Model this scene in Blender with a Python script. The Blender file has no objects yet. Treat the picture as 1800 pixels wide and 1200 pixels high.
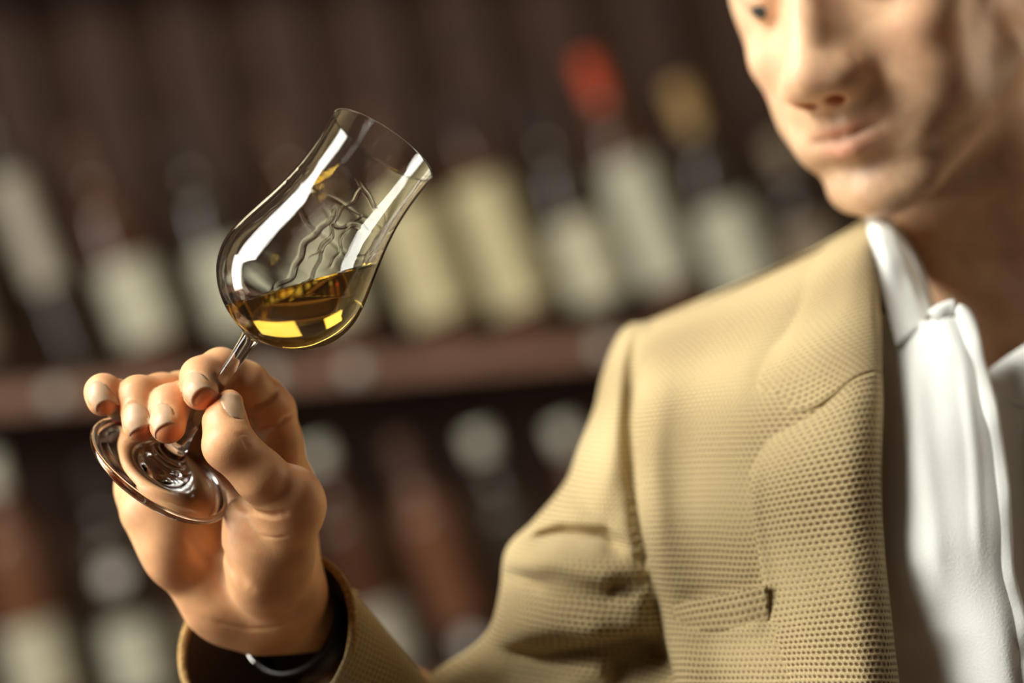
import bpy, math, random
import numpy as np
from mathutils import Vector, Matrix

# ------------------------------------------------------------------ camera, world, lights
S = bpy.context.scene
COL = S.collection
R = math.radians
FPX = 4250.0                      # focal length in pixels of an 1800 px wide frame
D0 = 1100.0                       # distance (mm) of the plane Z = 0 of the measuring frame
ROLL, PITCH = R(13), R(-2.5)
CAMLOC = Vector((0, 0, 1.42))
fw = Vector((0, math.cos(PITCH), math.sin(PITCH)))
r0 = Vector((1, 0, 0)); u0 = r0.cross(fw)
rt = r0 * math.cos(ROLL) - u0 * math.sin(ROLL)
up = u0 * math.cos(ROLL) + r0 * math.sin(ROLL)
CM = Matrix(((rt.x, up.x, -fw.x, CAMLOC.x), (rt.y, up.y, -fw.y, CAMLOC.y), (rt.z, up.z, -fw.z, CAMLOC.z), (0, 0, 0, 1)))
CMN = np.array(CM)
cam = bpy.data.cameras.new('camera'); camo = bpy.data.objects.new('camera', cam); COL.objects.link(camo)
camo.matrix_world = CM
cam.sensor_width = 36; cam.lens = 85.0; cam.clip_start = 0.05; cam.clip_end = 60
cam.dof.use_dof = True; cam.dof.focus_distance = 1.082; cam.dof.aperture_fstop = 2.7
S.camera = camo
S.view_settings.view_transform = 'Standard'; S.view_settings.look = 'None'
S.view_settings.gamma = 1.0; S.view_settings.use_curve_mapping = False
S.view_settings.exposure = 0.0
S.cycles.max_bounces = 16; S.cycles.transmission_bounces = 14; S.cycles.glossy_bounces = 6
S.cycles.caustics_refractive = False; S.cycles.caustics_reflective = False
S.cycles.use_denoising = True

w = bpy.data.worlds.new('world'); S.world = w; w.use_nodes = True
w.node_tree.nodes['Background'].inputs['Color'].default_value = (0.50, 0.36, 0.28, 1)
w.node_tree.nodes['Background'].inputs['Strength'].default_value = 0.095


def C(px, py, Z=0.0):
    """photo pixel + distance (mm in front of the D0 plane) -> measuring frame, mm"""
    D = D0 - Z
    return np.array([(px - 900) / FPX * D, -(py - 600) / FPX * D, Z], float)


def TW(a):
    """measuring frame (mm) -> world (m)"""
    a = np.atleast_2d(np.asarray(a, float)) / 1000.0
    a = a.copy(); a[:, 2] -= D0 / 1000.0
    return a @ CMN[:3, :3].T + CMN[:3, 3]


def W(px, py, Z=0.0):
    return Vector(TW(C(px, py, Z))[0])


def area(name, pos, target, sx, sy, power, color, spread=180):
    l = bpy.data.lights.new(name, 'AREA'); l.shape = 'RECTANGLE'; l.size = sx; l.size_y = sy
    l.energy = power; l.color = color; l.spread = R(spread)
    o = bpy.data.objects.new(name, l); COL.objects.link(o)
    o.location = pos
    d = (Vector(target) - Vector(pos)).normalized()
    o.rotation_euler = d.to_track_quat('-Z', 'Y').to_euler()
    return o


def LP_(x, y, z): return TW((x, y, z))[0]


# key: tall daylight window high on the left, a second narrower one further back, lamp over the rack
area('window_light', LP_(-2500, 1780, 860), LP_(0, 0, -60), 1.4, 1.8, 158, (1.0, 0.96, 0.86))
area('side_window_light', LP_(-2330, 640, 160), LP_(-60, 0, 0), 0.84, 2.6, 90, (1.0, 0.96, 0.88))
area('room_light', LP_(1150, 420, -420), LP_(150, 60, -120), 0.5, 0.7, 4.5, (1.0, 0.80, 0.58))
for lx, ly, lw, lh, lp in ((0.32, 2.7, 0.75, 0.42, 1.9), (-0.62, 2.6, 0.34, 0.30, 0.75)):
    area('ceiling_lamp', (lx, ly, 2.25), (lx - 0.1, 0.9, 1.2), lw, lh, lp, (1.0, 0.86, 0.55))
area('ceiling_light', (-0.4, 2.1, 2.6), (0.1, 3.7, 1.3), 1.6, 0.4, 25, (1.0, 0.88, 0.66))

# ------------------------------------------------------------------ helpers
def link(name, me, parent=None, mats=()):
    o = bpy.data.objects.new(name, me); COL.objects.link(o)
    for m in mats: me.materials.append(m)
    if parent is not None: o.parent = parent
    return o


def tag(o, label=None, cat=None, group=None, kind=None):
    for k, v in (('label', label), ('category', cat), ('group', group), ('kind', kind)):
        if v: o[k] = v
    return o


def empty(name, loc):
    o = bpy.data.objects.new(name, None); COL.objects.link(o); o.location = loc
    o.empty_display_size = 0.02
    return o


def mesh(name, verts, faces, mat, parent=None, smooth=True, uv=None, col=None, origin=(0, 0, 0)):
    """verts already in world metres; origin = world origin of the parent"""
    v = np.asarray(verts, float) - np.asarray(origin, float)
    me = bpy.data.meshes.new(name)
    me.from_pydata(v.tolist(), [], [list(map(int, f)) for f in faces])
    if smooth: me.polygons.foreach_set('use_smooth', [True] * len(me.polygons))
    if uv is not None:
        l = me.uv_layers.new(name='UVMap')
        idx = np.zeros(len(me.loops), int); me.loops.foreach_get('vertex_index', idx)
        l.data.foreach_set('uv', np.asarray(uv, float)[idx].ravel())
    if col is not None:
        a = me.color_attributes.new('Col', 'FLOAT_COLOR', 'POINT')
        c = np.ones((len(v), 4)); c[:, :3] = col
        a.data.foreach_set('color', c.ravel())
    me.update()
    return link(name, me, parent, [mat] if mat else [])


def grid_faces(nu, nv, wrap=False, flip=False):
    f = []
    for i in range(nu - 1):
        for j in range(nv if wrap else nv - 1):
            a, b = i * nv + j, i * nv + (j + 1) % nv
            c, d = b + nv, a + nv
            f.append((a, d, c, b) if flip else (a, b, c, d))
    return f


def crs(P, n):
    """Catmull-Rom through the rows of P -> n*(len-1)+1 rows"""
    P = np.asarray(P, float)
    Q = np.concatenate([2 * P[:1] - P[1:2], P, 2 * P[-1:] - P[-2:-1]])
    out = []
    for i in range(len(P) - 1):
        p0, p1, p2, p3 = Q[i:i + 4]
        for k in range(n):
            t = k / n
            out.append(0.5 * (2 * p1 + (p2 - p0) * t + (2 * p0 - 5 * p1 + 4 * p2 - p3) * t * t + (3 * p1 - p0 - 3 * p2 + p3) * t ** 3))
    out.append(P[-1])
    return np.array(out)


def seg_dist(P, a, b):
    a, b = np.asarray(a, float), np.asarray(b, float)
    d = b - a; t = np.clip(((P - a) @ d) / max(d @ d, 1e-9), 0, 1)
    return np.linalg.norm(P - a - t[..., None] * d, axis=-1), t


def folds_z(pp, folds):
    """folds: (polyline px, width px, amp mm[, side 1/-1 for a one-sided step]) -> z offsets"""
    z = np.zeros(pp.shape[:-1])
    for pl, wd, amp in folds:
        best = None; L = len(pl) - 1
        dm = np.full(pp.shape[:-1], 1e9); tt = np.zeros(pp.shape[:-1])
        for i in range(L):
            d, t = seg_dist(pp, pl[i], pl[i + 1])
            m = d < dm; dm = np.where(m, d, dm); tt = np.where(m, (i + t) / L, tt)
        fade = np.clip(np.sin(np.pi * np.clip(tt, 0.04, 0.96)) * 1.6, 0, 1)
        z += amp * np.exp(-(dm / wd) ** 2) * fade
    return z


def zshift(py, px=None):
    if px is not None: return zshift(py) + 0.15 * (np.clip(px, 1125, 1560) - 1300)
    t = np.clip((np.asarray(py, float) - 320) / 440, 0, 1); return 32 + 36 * t * t * (3 - 2 * t)


def patch(name, rows, nu, nv, mat, parent, origin, folds=(), thick=0.002, noise=0.0, uvs=1.0, flip=False, uvoff=(0, 0), offset=-1):
    """rows: grid of (px,py,Z) control points; bicubic surface in true depth"""
    G = np.array(rows, float); G[..., 2] += zshift(G[..., 1], G[..., 0])
    A = np.array([crs(r, nv) for r in G])                # rows x cols x 3
    A = np.array([crs(A[:, j], nu) for j in range(A.shape[1])]).transpose(1, 0, 2)
    z = folds_z(A[..., :2], folds)
    if noise:
        z = z + noise * (np.sin(A[..., 0] * .021 + A[..., 1] * .013) * np.sin(A[..., 1] * .017 - A[..., 0] * .007 + 1.3))
    A = A.copy(); A[..., 2] += z
    D = D0 - A[..., 2]
    V = np.stack([(A[..., 0] - 900) / FPX * D, -(A[..., 1] - 600) / FPX * D, A[..., 2]], -1)
    n, m = V.shape[:2]
    du = np.linalg.norm(np.diff(V, axis=1), axis=2).mean(0); dv = np.linalg.norm(np.diff(V, axis=0), axis=2).mean(1)
    u = np.concatenate([[0], np.cumsum(du)]); v = np.concatenate([[0], np.cumsum(dv)])
    uv = np.stack(np.broadcast_arrays(u[None, :] * uvs + uvoff[0], -v[:, None] * uvs + uvoff[1]), -1).reshape(-1, 2)
    o = mesh(name, TW(V.reshape(-1, 3)), grid_faces(n, m, flip=flip), mat, parent, uv=uv, origin=origin)
    if thick:
        md = o.modifiers.new('solid', 'SOLIDIFY'); md.thickness = thick; md.offset = offset
    return o


def frame_rings(cent, rad, n=48, up=(0, 0, 1)):
    """tube rings in the measuring frame"""
    cent = np.asarray(cent, float); out = []
    for i in range(len(cent)):
        t = cent[min(i + 1, len(cent) - 1)] - cent[max(i - 1, 0)]; t /= np.linalg.norm(t)
        a = np.cross(t, up); a /= np.linalg.norm(a); b = np.cross(a, t)
        th = np.linspace(0, 2 * np.pi, n, endpoint=False)
        r = rad[i] if np.ndim(rad[i]) else (rad[i], rad[i])
        out.append(cent[i] + np.outer(np.cos(th), a) * r[0] + np.outer(np.sin(th), b) * r[1])
    return np.array(out)


# ------------------------------------------------------------------ node materials
def newmat(name):
    m = bpy.data.materials.new(name); m.use_nodes = True
    nt = m.node_tree; return m, nt, nt.nodes['Principled BSDF']


def nd(nt, t, **kw):
    n = nt.nodes.new(t)
    for k, v in kw.items():
        if k in n.inputs: n.inputs[k].default_value = v
        else: setattr(n, k, v)
    return n


def simple(name, color, rough=0.5, spec=0.5, metal=0.0, noise=0.0, scale=30, bump=0.0, coat=0.0):
    m, nt, b = newmat(name)
    b.inputs['Base Color'].default_value = (*color, 1); b.inputs['Roughness'].default_value = rough
    b.inputs['Metallic'].default_value = metal; b.inputs['Specular IOR Level'].default_value = spec
    b.inputs['Coat Weight'].default_value = coat
    if noise or bump:
        tc = nd(nt, 'ShaderNodeTexCoord'); nz = nd(nt, 'ShaderNodeTexNoise', Scale=scale, Detail=5.0)
        nt.links.new(tc.outputs['Object'], nz.inputs['Vector'])
        if noise:
            rp = nd(nt, 'ShaderNodeValToRGB')
            rp.color_ramp.elements[0].position = 0.3; rp.color_ramp.elements[1].position = 0.7
            rp.color_ramp.elements[0].color = (*[c * (1 - noise) for c in color], 1)
            rp.color_ramp.elements[1].color = (*[min(1, c * (1 + noise)) for c in color], 1)
            nt.links.new(nz.outputs['Fac'], rp.inputs['Fac']); nt.links.new(rp.outputs['Color'], b.inputs['Base Color'])
        if bump:
            bp = nd(nt, 'ShaderNodeBump', Strength=bump, Distance=0.002)
            nt.links.new(nz.outputs['Fac'], bp.inputs['Height']); nt.links.new(bp.outputs['Normal'], b.inputs['Normal'])
    return m


def skin_mat():
    m, nt, b = newmat('skin')
    at = nd(nt, 'ShaderNodeVertexColor', layer_name='Col')
    tc = nd(nt, 'ShaderNodeTexCoord')
    n1 = nd(nt, 'ShaderNodeTexNoise', Scale=60.0, Detail=4.0)
    n2 = nd(nt, 'ShaderNodeTexVoronoi', Scale=1500.0)
    n3 = nd(nt, 'ShaderNodeTexNoise', Scale=420.0, Detail=3.0)
    for n in (n1, n2, n3): nt.links.new(tc.outputs['Object'], n.inputs['Vector'])
    rp = nd(nt, 'ShaderNodeValToRGB')
    rp.color_ramp.elements[0].color = (0.84, 0.80, 0.78, 1); rp.color_ramp.elements[1].color = (1.05, 1.06, 1.06, 1)
    rp.color_ramp.elements[0].position = 0.35; rp.color_ramp.elements[1].position = 0.65
    nt.links.new(n1.outputs['Fac'], rp.inputs['Fac'])
    mx = nd(nt, 'ShaderNodeMix', data_type='RGBA', blend_type='MULTIPLY'); mx.inputs['Factor'].default_value = 1.0
    nt.links.new(at.outputs['Color'], mx.inputs['A']); nt.links.new(rp.outputs['Color'], mx.inputs['B'])
    nt.links.new(mx.outputs['Result'], b.inputs['Base Color'])
    ad = nd(nt, 'ShaderNodeMath', operation='ADD')
    nt.links.new(n2.outputs['Distance'], ad.inputs[0]); nt.links.new(n3.outputs['Fac'], ad.inputs[1])
    bp = nd(nt, 'ShaderNodeBump', Strength=0.10, Distance=0.0006)
    nt.links.new(ad.outputs[0], bp.inputs['Height']); nt.links.new(bp.outputs['Normal'], b.inputs['Normal'])
    b.inputs['Roughness'].default_value = 0.46; b.inputs['Specular IOR Level'].default_value = 0.42
    b.inputs['Subsurface Weight'].default_value = 0.55
    b.inputs['Subsurface Radius'].default_value = (1.0, 0.32, 0.12)
    b.inputs['Subsurface Scale'].default_value = 0.006
    return m


def tweed_mat(name, base=(0.555, 0.445, 0.243), dark=(0.13, 0.070, 0.028), pitch=3.0, amount=1.0):
    """small houndstooth weave laid out on the cloth's own surface coordinates (mm)"""
    m, nt, b = newmat(name)
    uvn = nd(nt, 'ShaderNodeUVMap', uv_map='UVMap')
    nz = nd(nt, 'ShaderNodeTexNoise', Scale=0.03, Detail=2.0)
    nt.links.new(uvn.outputs['UV'], nz.inputs['Vector'])
    nzs = nd(nt, 'ShaderNodeVectorMath', operation='SCALE'); nzs.inputs['Scale'].default_value = 2.0
    nt.links.new(nz.outputs['Color'], nzs.inputs[0])
    av = nd(nt, 'ShaderNodeVectorMath', operation='ADD')
    nt.links.new(uvn.outputs['UV'], av.inputs[0]); nt.links.new(nzs.outputs['Vector'], av.inputs[1])
    sp = nd(nt, 'ShaderNodeSeparateXYZ'); nt.links.new(av.outputs['Vector'], sp.inputs[0])

    def math_(op, a, bb=None, c=None):
        n = nd(nt, 'ShaderNodeMath', operation=op)
        for i, v in enumerate((a, bb, c)):
            if v is None: continue
            if isinstance(v, (int, float)): n.inputs[i].default_value = v
            else: nt.links.new(v, n.inputs[i])
        return n.outputs[0]
    k = 2 * math.pi / pitch
    row = math_('FLOOR', math_('DIVIDE', sp.outputs['Y'], pitch))
    stag = math_('MULTIPLY', math_('MODULO', math_('ABSOLUTE', row), 2.0), math.pi)
    sx = math_('MULTIPLY_ADD', math_('SINE', math_('ADD', math_('MULTIPLY', sp.outputs['X'], k), stag)), 0.5, 0.5)
    sy = math_('ABSOLUTE', math_('SINE', math_('MULTIPLY', sp.outputs['Y'], k * 0.5)))
    # broad check: the weave is stronger in bands some 7 cm apart
    ck = math_('MULTIPLY_ADD', math_('SINE', math_('MULTIPLY', sp.outputs['Y'], 2 * math.pi / 74)), 0.22, 0.95)
    ck2 = math_('MULTIPLY_ADD', math_('SINE', math_('MULTIPLY', sp.outputs['X'], 2 * math.pi / 88)), 0.12, 1.0)
    tick = math_('MULTIPLY', math_('MULTIPLY', math_('MULTIPLY', math_('POWER', sy, 1.6), math_('MULTIPLY_ADD', sx, 0.62, 0.38)), ck), ck2)
    ss = nd(nt, 'ShaderNodeMapRange'); ss.inputs['From Min'].default_value = 0.28; ss.inputs['From Max'].default_value = 0.85
    ss.inputs['To Max'].default_value = 0.9 * amount
    nt.links.new(tick, ss.inputs['Value'])
    mx = nd(nt, 'ShaderNodeMix', data_type='RGBA')
    mx.inputs['A'].default_value = (*base, 1); mx.inputs['B'].default_value = (*dark, 1)
    nt.links.new(ss.outputs['Result'], mx.inputs['Factor'])
    # fibre fuzz
    n2 = nd(nt, 'ShaderNodeTexNoise', Scale=1.3, Detail=3.0); nt.links.new(uvn.outputs['UV'], n2.inputs['Vector'])
    rp = nd(nt, 'ShaderNodeValToRGB'); rp.color_ramp.elements[0].color = (0.72, 0.70, 0.66, 1); rp.color_ramp.elements[1].color = (1.2, 1.2, 1.18, 1)
    rp.color_ramp.elements[0].position = 0.3; rp.color_ramp.elements[1].position = 0.7
    nt.links.new(n2.outputs['Fac'], rp.inputs['Fac'])
    m2 = nd(nt, 'ShaderNodeMix', data_type='RGBA', blend_type='MULTIPLY'); m2.inputs['Factor'].default_value = 1.0
    nt.links.new(mx.outputs['Result'], m2.inputs['A']); nt.links.new(rp.outputs['Color'], m2.inputs['B'])
    nt.links.new(m2.outputs['Result'], b.inputs['Base Color'])
    bp = nd(nt, 'ShaderNodeBump', Strength=0.6, Distance=0.0008, invert=True)
    nt.links.new(tick, bp.inputs['Height']); nt.links.new(bp.outputs['Normal'], b.inputs['Normal'])
    b.inputs['Roughness'].default_value = 0.9; b.inputs['Specular IOR Level'].default_value = 0.15
    b.inputs['Sheen Weight'].default_value = 0.15
    return m


def cloth_mat(name, color, scale=900, bump=0.15):
    m = simple(name, color, rough=0.85, spec=0.2, noise=0.03, scale=scale, bump=bump)
    return m


def glass_mat(name='clear_glass', ior=1.5, color=(0.985, 0.99, 0.985), rough=0.0):
    m = bpy.data.materials.new(name); m.use_nodes = True; nt = m.node_tree
    nt.nodes.remove(nt.nodes['Principled BSDF'])
    g = nd(nt, 'ShaderNodeBsdfGlass', IOR=ior, Roughness=rough); g.inputs['Color'].default_value = (*color, 1)
    nt.links.new(g.outputs[0], nt.nodes['Material Output'].inputs['Surface'])
    return m, nt, g


def wood_mat(name, color, rough=0.5):
    m, nt, b = newmat(name)
    tc = nd(nt, 'ShaderNodeTexCoord'); mp = nd(nt, 'ShaderNodeMapping'); mp.inputs['Scale'].default_value = (3, 40, 40)
    nz = nd(nt, 'ShaderNodeTexNoise', Scale=2.0, Detail=6.0)
    nt.links.new(tc.outputs['Object'], mp.inputs['Vector']); nt.links.new(mp.outputs['Vector'], nz.inputs['Vector'])
    rp = nd(nt, 'ShaderNodeValToRGB'); rp.color_ramp.elements[0].position = 0.3; rp.color_ramp.elements[1].position = 0.7
    rp.color_ramp.elements[0].color = (*[c * .6 for c in color], 1); rp.color_ramp.elements[1].color = (*[c * 1.25 for c in color], 1)
    nt.links.new(nz.outputs['Fac'], rp.inputs['Fac']); nt.links.new(rp.outputs['Color'], b.inputs['Base Color'])
    b.inputs['Roughness'].default_value = rough
    return m


M = {}
M['skin'] = skin_mat()
M['nail'] = simple('nail', (0.74, 0.42, 0.27), rough=0.38, spec=0.35)
M['nail'].node_tree.nodes['Principled BSDF'].inputs['Subsurface Weight'].default_value = 0.4
M['nail'].node_tree.nodes['Principled BSDF'].inputs['Subsurface Scale'].default_value = 0.003
M['tweed'] = tweed_mat('tan_tweed')
M['tweed_edge'] = simple('tan_tweed_edge', (0.50, 0.32, 0.13), rough=0.95, spec=0.1, noise=0.45, scale=700, bump=0.8)
M['lining'] = simple('dark_lining', (0.075, 0.045, 0.033), rough=0.7)
M['shirt'] = cloth_mat('white_shirt', (0.88, 0.91, 0.88))
M['leather'] = simple('dark_leather', (0.018, 0.012, 0.010), rough=0.35, noise=0.2, scale=400, bump=0.2)
M['steel'] = simple('steel', (0.75, 0.74, 0.72), rough=0.18, metal=1.0)
M['dial'] = simple('dial', (0.02, 0.02, 0.02), rough=0.1)
M['glass'], _, _ = glass_mat()
mw, ntw, gw = glass_mat('golden_spirit', ior=1.36, color=(1.0, 0.98, 0.90))
va = nd(ntw, 'ShaderNodeVolumeAbsorption', Density=34.0); va.inputs['Color'].default_value = (1.0, 0.80, 0.0, 1)
ntw.links.new(va.outputs[0], ntw.nodes['Material Output'].inputs['Volume'])
M['spirit'] = mw
M['eye'] = simple('eye_white', (0.6, 0.55, 0.5), rough=0.15)
M['iris'] = simple('iris', (0.05, 0.06, 0.06), rough=0.1)
M['hair'] = simple('brown_hair', (0.13, 0.075, 0.04), rough=0.6, noise=0.4, scale=300, bump=0.8)
M['wall'] = simple('dark_plaster', (0.055, 0.038, 0.030), rough=0.9, noise=0.2, scale=4)
M['floorm'] = wood_mat('floor_wood', (0.11, 0.065, 0.04), 0.4)
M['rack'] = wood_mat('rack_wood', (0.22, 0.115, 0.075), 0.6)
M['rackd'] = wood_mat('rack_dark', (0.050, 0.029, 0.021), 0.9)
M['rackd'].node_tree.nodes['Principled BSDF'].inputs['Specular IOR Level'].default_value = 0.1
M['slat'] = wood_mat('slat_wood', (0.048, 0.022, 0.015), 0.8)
M['frame'] = simple('window_frame_paint', (0.5, 0.48, 0.44), rough=0.5)

# ------------------------------------------------------------------ signed distance modelling
class SDF:
    def __init__(s, lo, hi, h):
        s.lo = np.array(lo, float); s.h = h
        s.n = np.ceil((np.array(hi) - s.lo) / h).astype(int) + 1
        ax = [(s.lo[i] + h * np.arange(s.n[i])).astype(np.float32) for i in range(3)]
        s.ax = ax
        s.v = np.full(tuple(s.n), 25.0, np.float32)
        s.T = None                                         # optional world->local (R, t)

    def local(s, sl):
        X, Y, Z = np.meshgrid(s.ax[0][sl[0]], s.ax[1][sl[1]], s.ax[2][sl[2]], indexing='ij', sparse=True)
        if s.T is None: return X, Y, Z
        Rm, t = s.T; X = X - t[0]; Y = Y - t[1]; Z = Z - t[2]
        return tuple(Rm[0, i] * X + Rm[1, i] * Y + Rm[2, i] * Z for i in range(3))

    def box(s, pts, r):
        p = np.atleast_2d(pts)
        if s.T is not None: p = p @ s.T[0].T + s.T[1]
        a = np.clip(((p.min(0) - r - s.lo) / s.h).astype(int), 0, s.n - 1)
        b = np.clip(((p.max(0) + r - s.lo) / s.h).astype(int) + 2, 1, s.n)
        return tuple(slice(int(a[i]), int(max(b[i], a[i] + 1))) for i in range(3))

    def comb(s, sl, d, k, op):
        v = s.v[sl]
        if op == 'add':
            if k <= 0: s.v[sl] = np.minimum(v, d)
            else:
                h = np.maximum(k - np.abs(v - d), 0) / k; s.v[sl] = np.minimum(v, d) - h * h * k * .25
        else:
            d = -d; h = np.maximum(k - np.abs(v - d), 0) / max(k, 1e-6); s.v[sl] = np.maximum(v, d) + h * h * k * .25

    def cone(s, a, b, ra, rb, k=3, op='add', flat=None):
        a, b = np.asarray(a, float), np.asarray(b, float)
        sl = s.box([a, b], max(ra, rb) + 14); X, Y, Z = s.local(sl)
        d = b - a; L2 = d @ d
        t = np.clip(((X - a[0]) * d[0] + (Y - a[1]) * d[1] + (Z - a[2]) * d[2]) / L2, 0, 1)
        dx, dy, dz = X - a[0] - t * d[0], Y - a[1] - t * d[1], Z - a[2] - t * d[2]
        q = dx * dx + dy * dy + dz * dz
        if flat is not None:                                # flatten across a direction
            n, s_ = np.asarray(flat[0], float), flat[1]; n = n / np.linalg.norm(n)
            c = dx * n[0] + dy * n[1] + dz * n[2]; q = q + c * c * (s_ * s_ - 1)
        s.comb(sl, (np.sqrt(q) - (ra + (rb - ra) * t)).astype(np.float32), k, op)

    def ball(s, c, r, k=3, op='add', rot=None):
        r = np.array([r, r, r], float) if np.ndim(r) == 0 else np.asarray(r, float)
        c = np.asarray(c, float)
        sl = s.box([c], r.max() + 14); X, Y, Z = s.local(sl)
        X, Y, Z = X - c[0], Y - c[1], Z - c[2]
        if rot is not None:
            X, Y, Z = (rot[0, i] * X + rot[1, i] * Y + rot[2, i] * Z for i in range(3))
        q = np.sqrt((X / r[0]) ** 2 + (Y / r[1]) ** 2 + (Z / r[2]) ** 2)
        g = np.sqrt((X / r[0] ** 2) ** 2 + (Y / r[1] ** 2) ** 2 + (Z / r[2] ** 2) ** 2)
        s.comb(sl, (q * (q - 1) / np.maximum(g, 1e-6)).astype(np.float32), k, op)

    def crease(s, pts, depth, width):
        """gaussian groove (depth>0) or ridge (depth<0) along a polyline"""
        pts = np.asarray(pts, float)
        sl = s.box(pts, width * 3.2); X, Y, Z = s.local(sl)
        X, Y, Z = np.broadcast_arrays(X, Y, Z); P = np.stack([X, Y, Z], -1)
        dm = np.full(P.shape[:-1], 1e9); tt = np.zeros(P.shape[:-1])
        for i in range(len(pts) - 1):
            d, t = seg_dist(P, pts[i], pts[i + 1]); m = d < dm
            dm = np.where(m, d, dm); tt = np.where(m, (i + t) / (len(pts) - 1), tt)
        s.v[sl] += (depth * np.exp(-(dm / width) ** 2) * np.clip(np.sin(np.pi * np.clip(tt, .06, .94)) * 1.7, 0, 1)).astype(np.float32)

    def sample(s, P):
        q = (np.asarray(P, float) - s.lo) / s.h
        q = np.clip(q, 0, s.n - 1.001); i = q.astype(int); f = q - i; out = 0
        for a in (0, 1):
            for b in (0, 1):
                for c in (0, 1):
                    wgt = (f[..., 0] if a else 1 - f[..., 0]) * (f[..., 1] if b else 1 - f[..., 1]) * (f[..., 2] if c else 1 - f[..., 2])
                    out = out + wgt * s.v[i[..., 0] + a, i[..., 1] + b, i[..., 2] + c]
        return out

    def surface(s):
        v = s.v; ins = v < 0
        nx, ny, nz = v.shape
        cnt = np.zeros((nx - 1, ny - 1, nz - 1), np.int8)
        for a in (0, 1):
            for b in (0, 1):
                for c in (0, 1): cnt += ins[a:nx - 1 + a, b:ny - 1 + b, c:nz - 1 + c]
        act = (cnt > 0) & (cnt < 8)
        idx = -np.ones(act.shape, np.int64); cells = np.argwhere(act); idx[act] = np.arange(len(cells))
        acc = np.zeros((len(cells), 3)); num = np.zeros(len(cells))
        cs = [(a, b, c) for a in (0, 1) for b in (0, 1) for c in (0, 1)]
        for p in cs:
            for ax in range(3):
                if p[ax]: continue
                q = list(p); q[ax] = 1
                va_ = v[cells[:, 0] + p[0], cells[:, 1] + p[1], cells[:, 2] + p[2]]; vb = v[cells[:, 0] + q[0], cells[:, 1] + q[1], cells[:, 2] + q[2]]
                m = (va_ < 0) != (vb < 0); t = np.where(m, va_ / np.where(m, va_ - vb, 1), 0)
                pt = np.tile(np.array(p, float), (len(cells), 1)); pt[:, ax] += t
                acc[m] += pt[m]; num[m] += 1
        V = s.lo + s.h * (cells + acc / num[:, None])
        F = []
        for ax in range(3):
            o1, o2 = [(1, 2), (2, 0), (0, 1)][ax]
            A = np.take(ins, range(0, v.shape[ax] - 1), ax); B = np.take(ins, range(1, v.shape[ax]), ax)
            e = np.argwhere(A != B)
            e = e[(e[:, o1] > 0) & (e[:, o2] > 0) & (e[:, o1] < v.shape[o1] - 1) & (e[:, o2] < v.shape[o2] - 1)]
            ia = A[e[:, 0], e[:, 1], e[:, 2]]
            def ci(d1, d2):
                c = e.copy(); c[:, o1] -= d1; c[:, o2] -= d2; return idx[c[:, 0], c[:, 1], c[:, 2]]
            q = np.stack([ci(1, 1), ci(0, 1), ci(0, 0), ci(1, 0)], 1)
            q[~ia] = q[~ia][:, ::-1]; F.append(q)
        return V, np.concatenate(F)


def smin(a, b, k):
    h = np.maximum(k - np.abs(a - b), 0) / k
    return np.minimum(a, b) - h * h * k * .25

# ------------------------------------------------------------------ the hand
AX = np.array([0.591 * math.cos(R(18)), 0.807 * math.cos(R(18)), math.sin(R(18))]); AX /= np.linalg.norm(AX)
FOOT = C(281, 825, -13)
HB = SDF((-215, -150, -125), (-78, 8, 45), 0.85)


def chain(js, k=3.5, grid=None, bumps=(), creases=()):
    g = SDF.__new__(SDF); g.__dict__.update(HB.__dict__); g.v = np.full(tuple(HB.n), 25.0, np.float32)
    P = [C(*j[:3]) for j in js]
    for i in range(len(js) - 1): g.cone(P[i], P[i + 1], js[i][3], js[i + 1][3], k)
    for c, r in bumps: g.ball(C(*c), r, 4)
    for pts, dep, wd in creases: g.crease([C(*p) for p in pts], dep, wd)
    return g.v


palm = SDF.__new__(SDF); palm.__dict__.update(HB.__dict__); palm.v = np.full(tuple(HB.n), 25.0, np.float32)
mc = [((503, 866, -48, 13), (512, 1035, -46, 15.5)), ((428, 826, -58, 13.5), (470, 1045, -54, 15)),
      ((338, 826, -62, 13), (430, 1050, -56, 15)), ((254, 856, -52, 12.5), (392, 1055, -55, 14.5))]
for a, b in mc: palm.cone(C(*a[:3]), C(*b[:3]), a[3], b[3], 9)
for p, r in (((300, 900, -50), 16), ((380, 890, -58), 17), ((455, 900, -50), 16), ((400, 980, -52), 18)): palm.ball(C(*p), r, 9)
palm.cone(C(268, 895, -40), C(378, 1050, -52), 15.5, 16.5, 8)                       # hypothenar
palm.ball(C(300, 940, -38), (15, 24, 15), 8)
palm.ball(C(456, 962, -20), (15.5, 25, 15), 5)                                       # thenar
palm.cone(C(490, 1030, -36), C(512, 888, -4), 15.5, 13.5, 7)                         # thumb metacarpal
palm.ball(C(470, 1000, -26), (16, 20, 15), 7)
palm.cone(C(462, 1015, -34), C(450, 915, -20), 15.5, 14, 9)
WD = np.array([0.50, -0.34, -0.80]); WD /= np.linalg.norm(WD)
W0 = C(455, 1062, -60)
palm.cone(W0, W0 + WD * 95, 24, 26, 9)    # wrist
palm.cone(C(505, 1050, -48), C(505, 1062, -56), 17.5, 16, 9)
palm.cone(C(392, 1048, -52), C(405, 1066, -58), 16, 15, 9)
palm.cone(C(400, 1062, -55), C(500, 1066, -57), 15.5, 15.5, 9)
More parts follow.
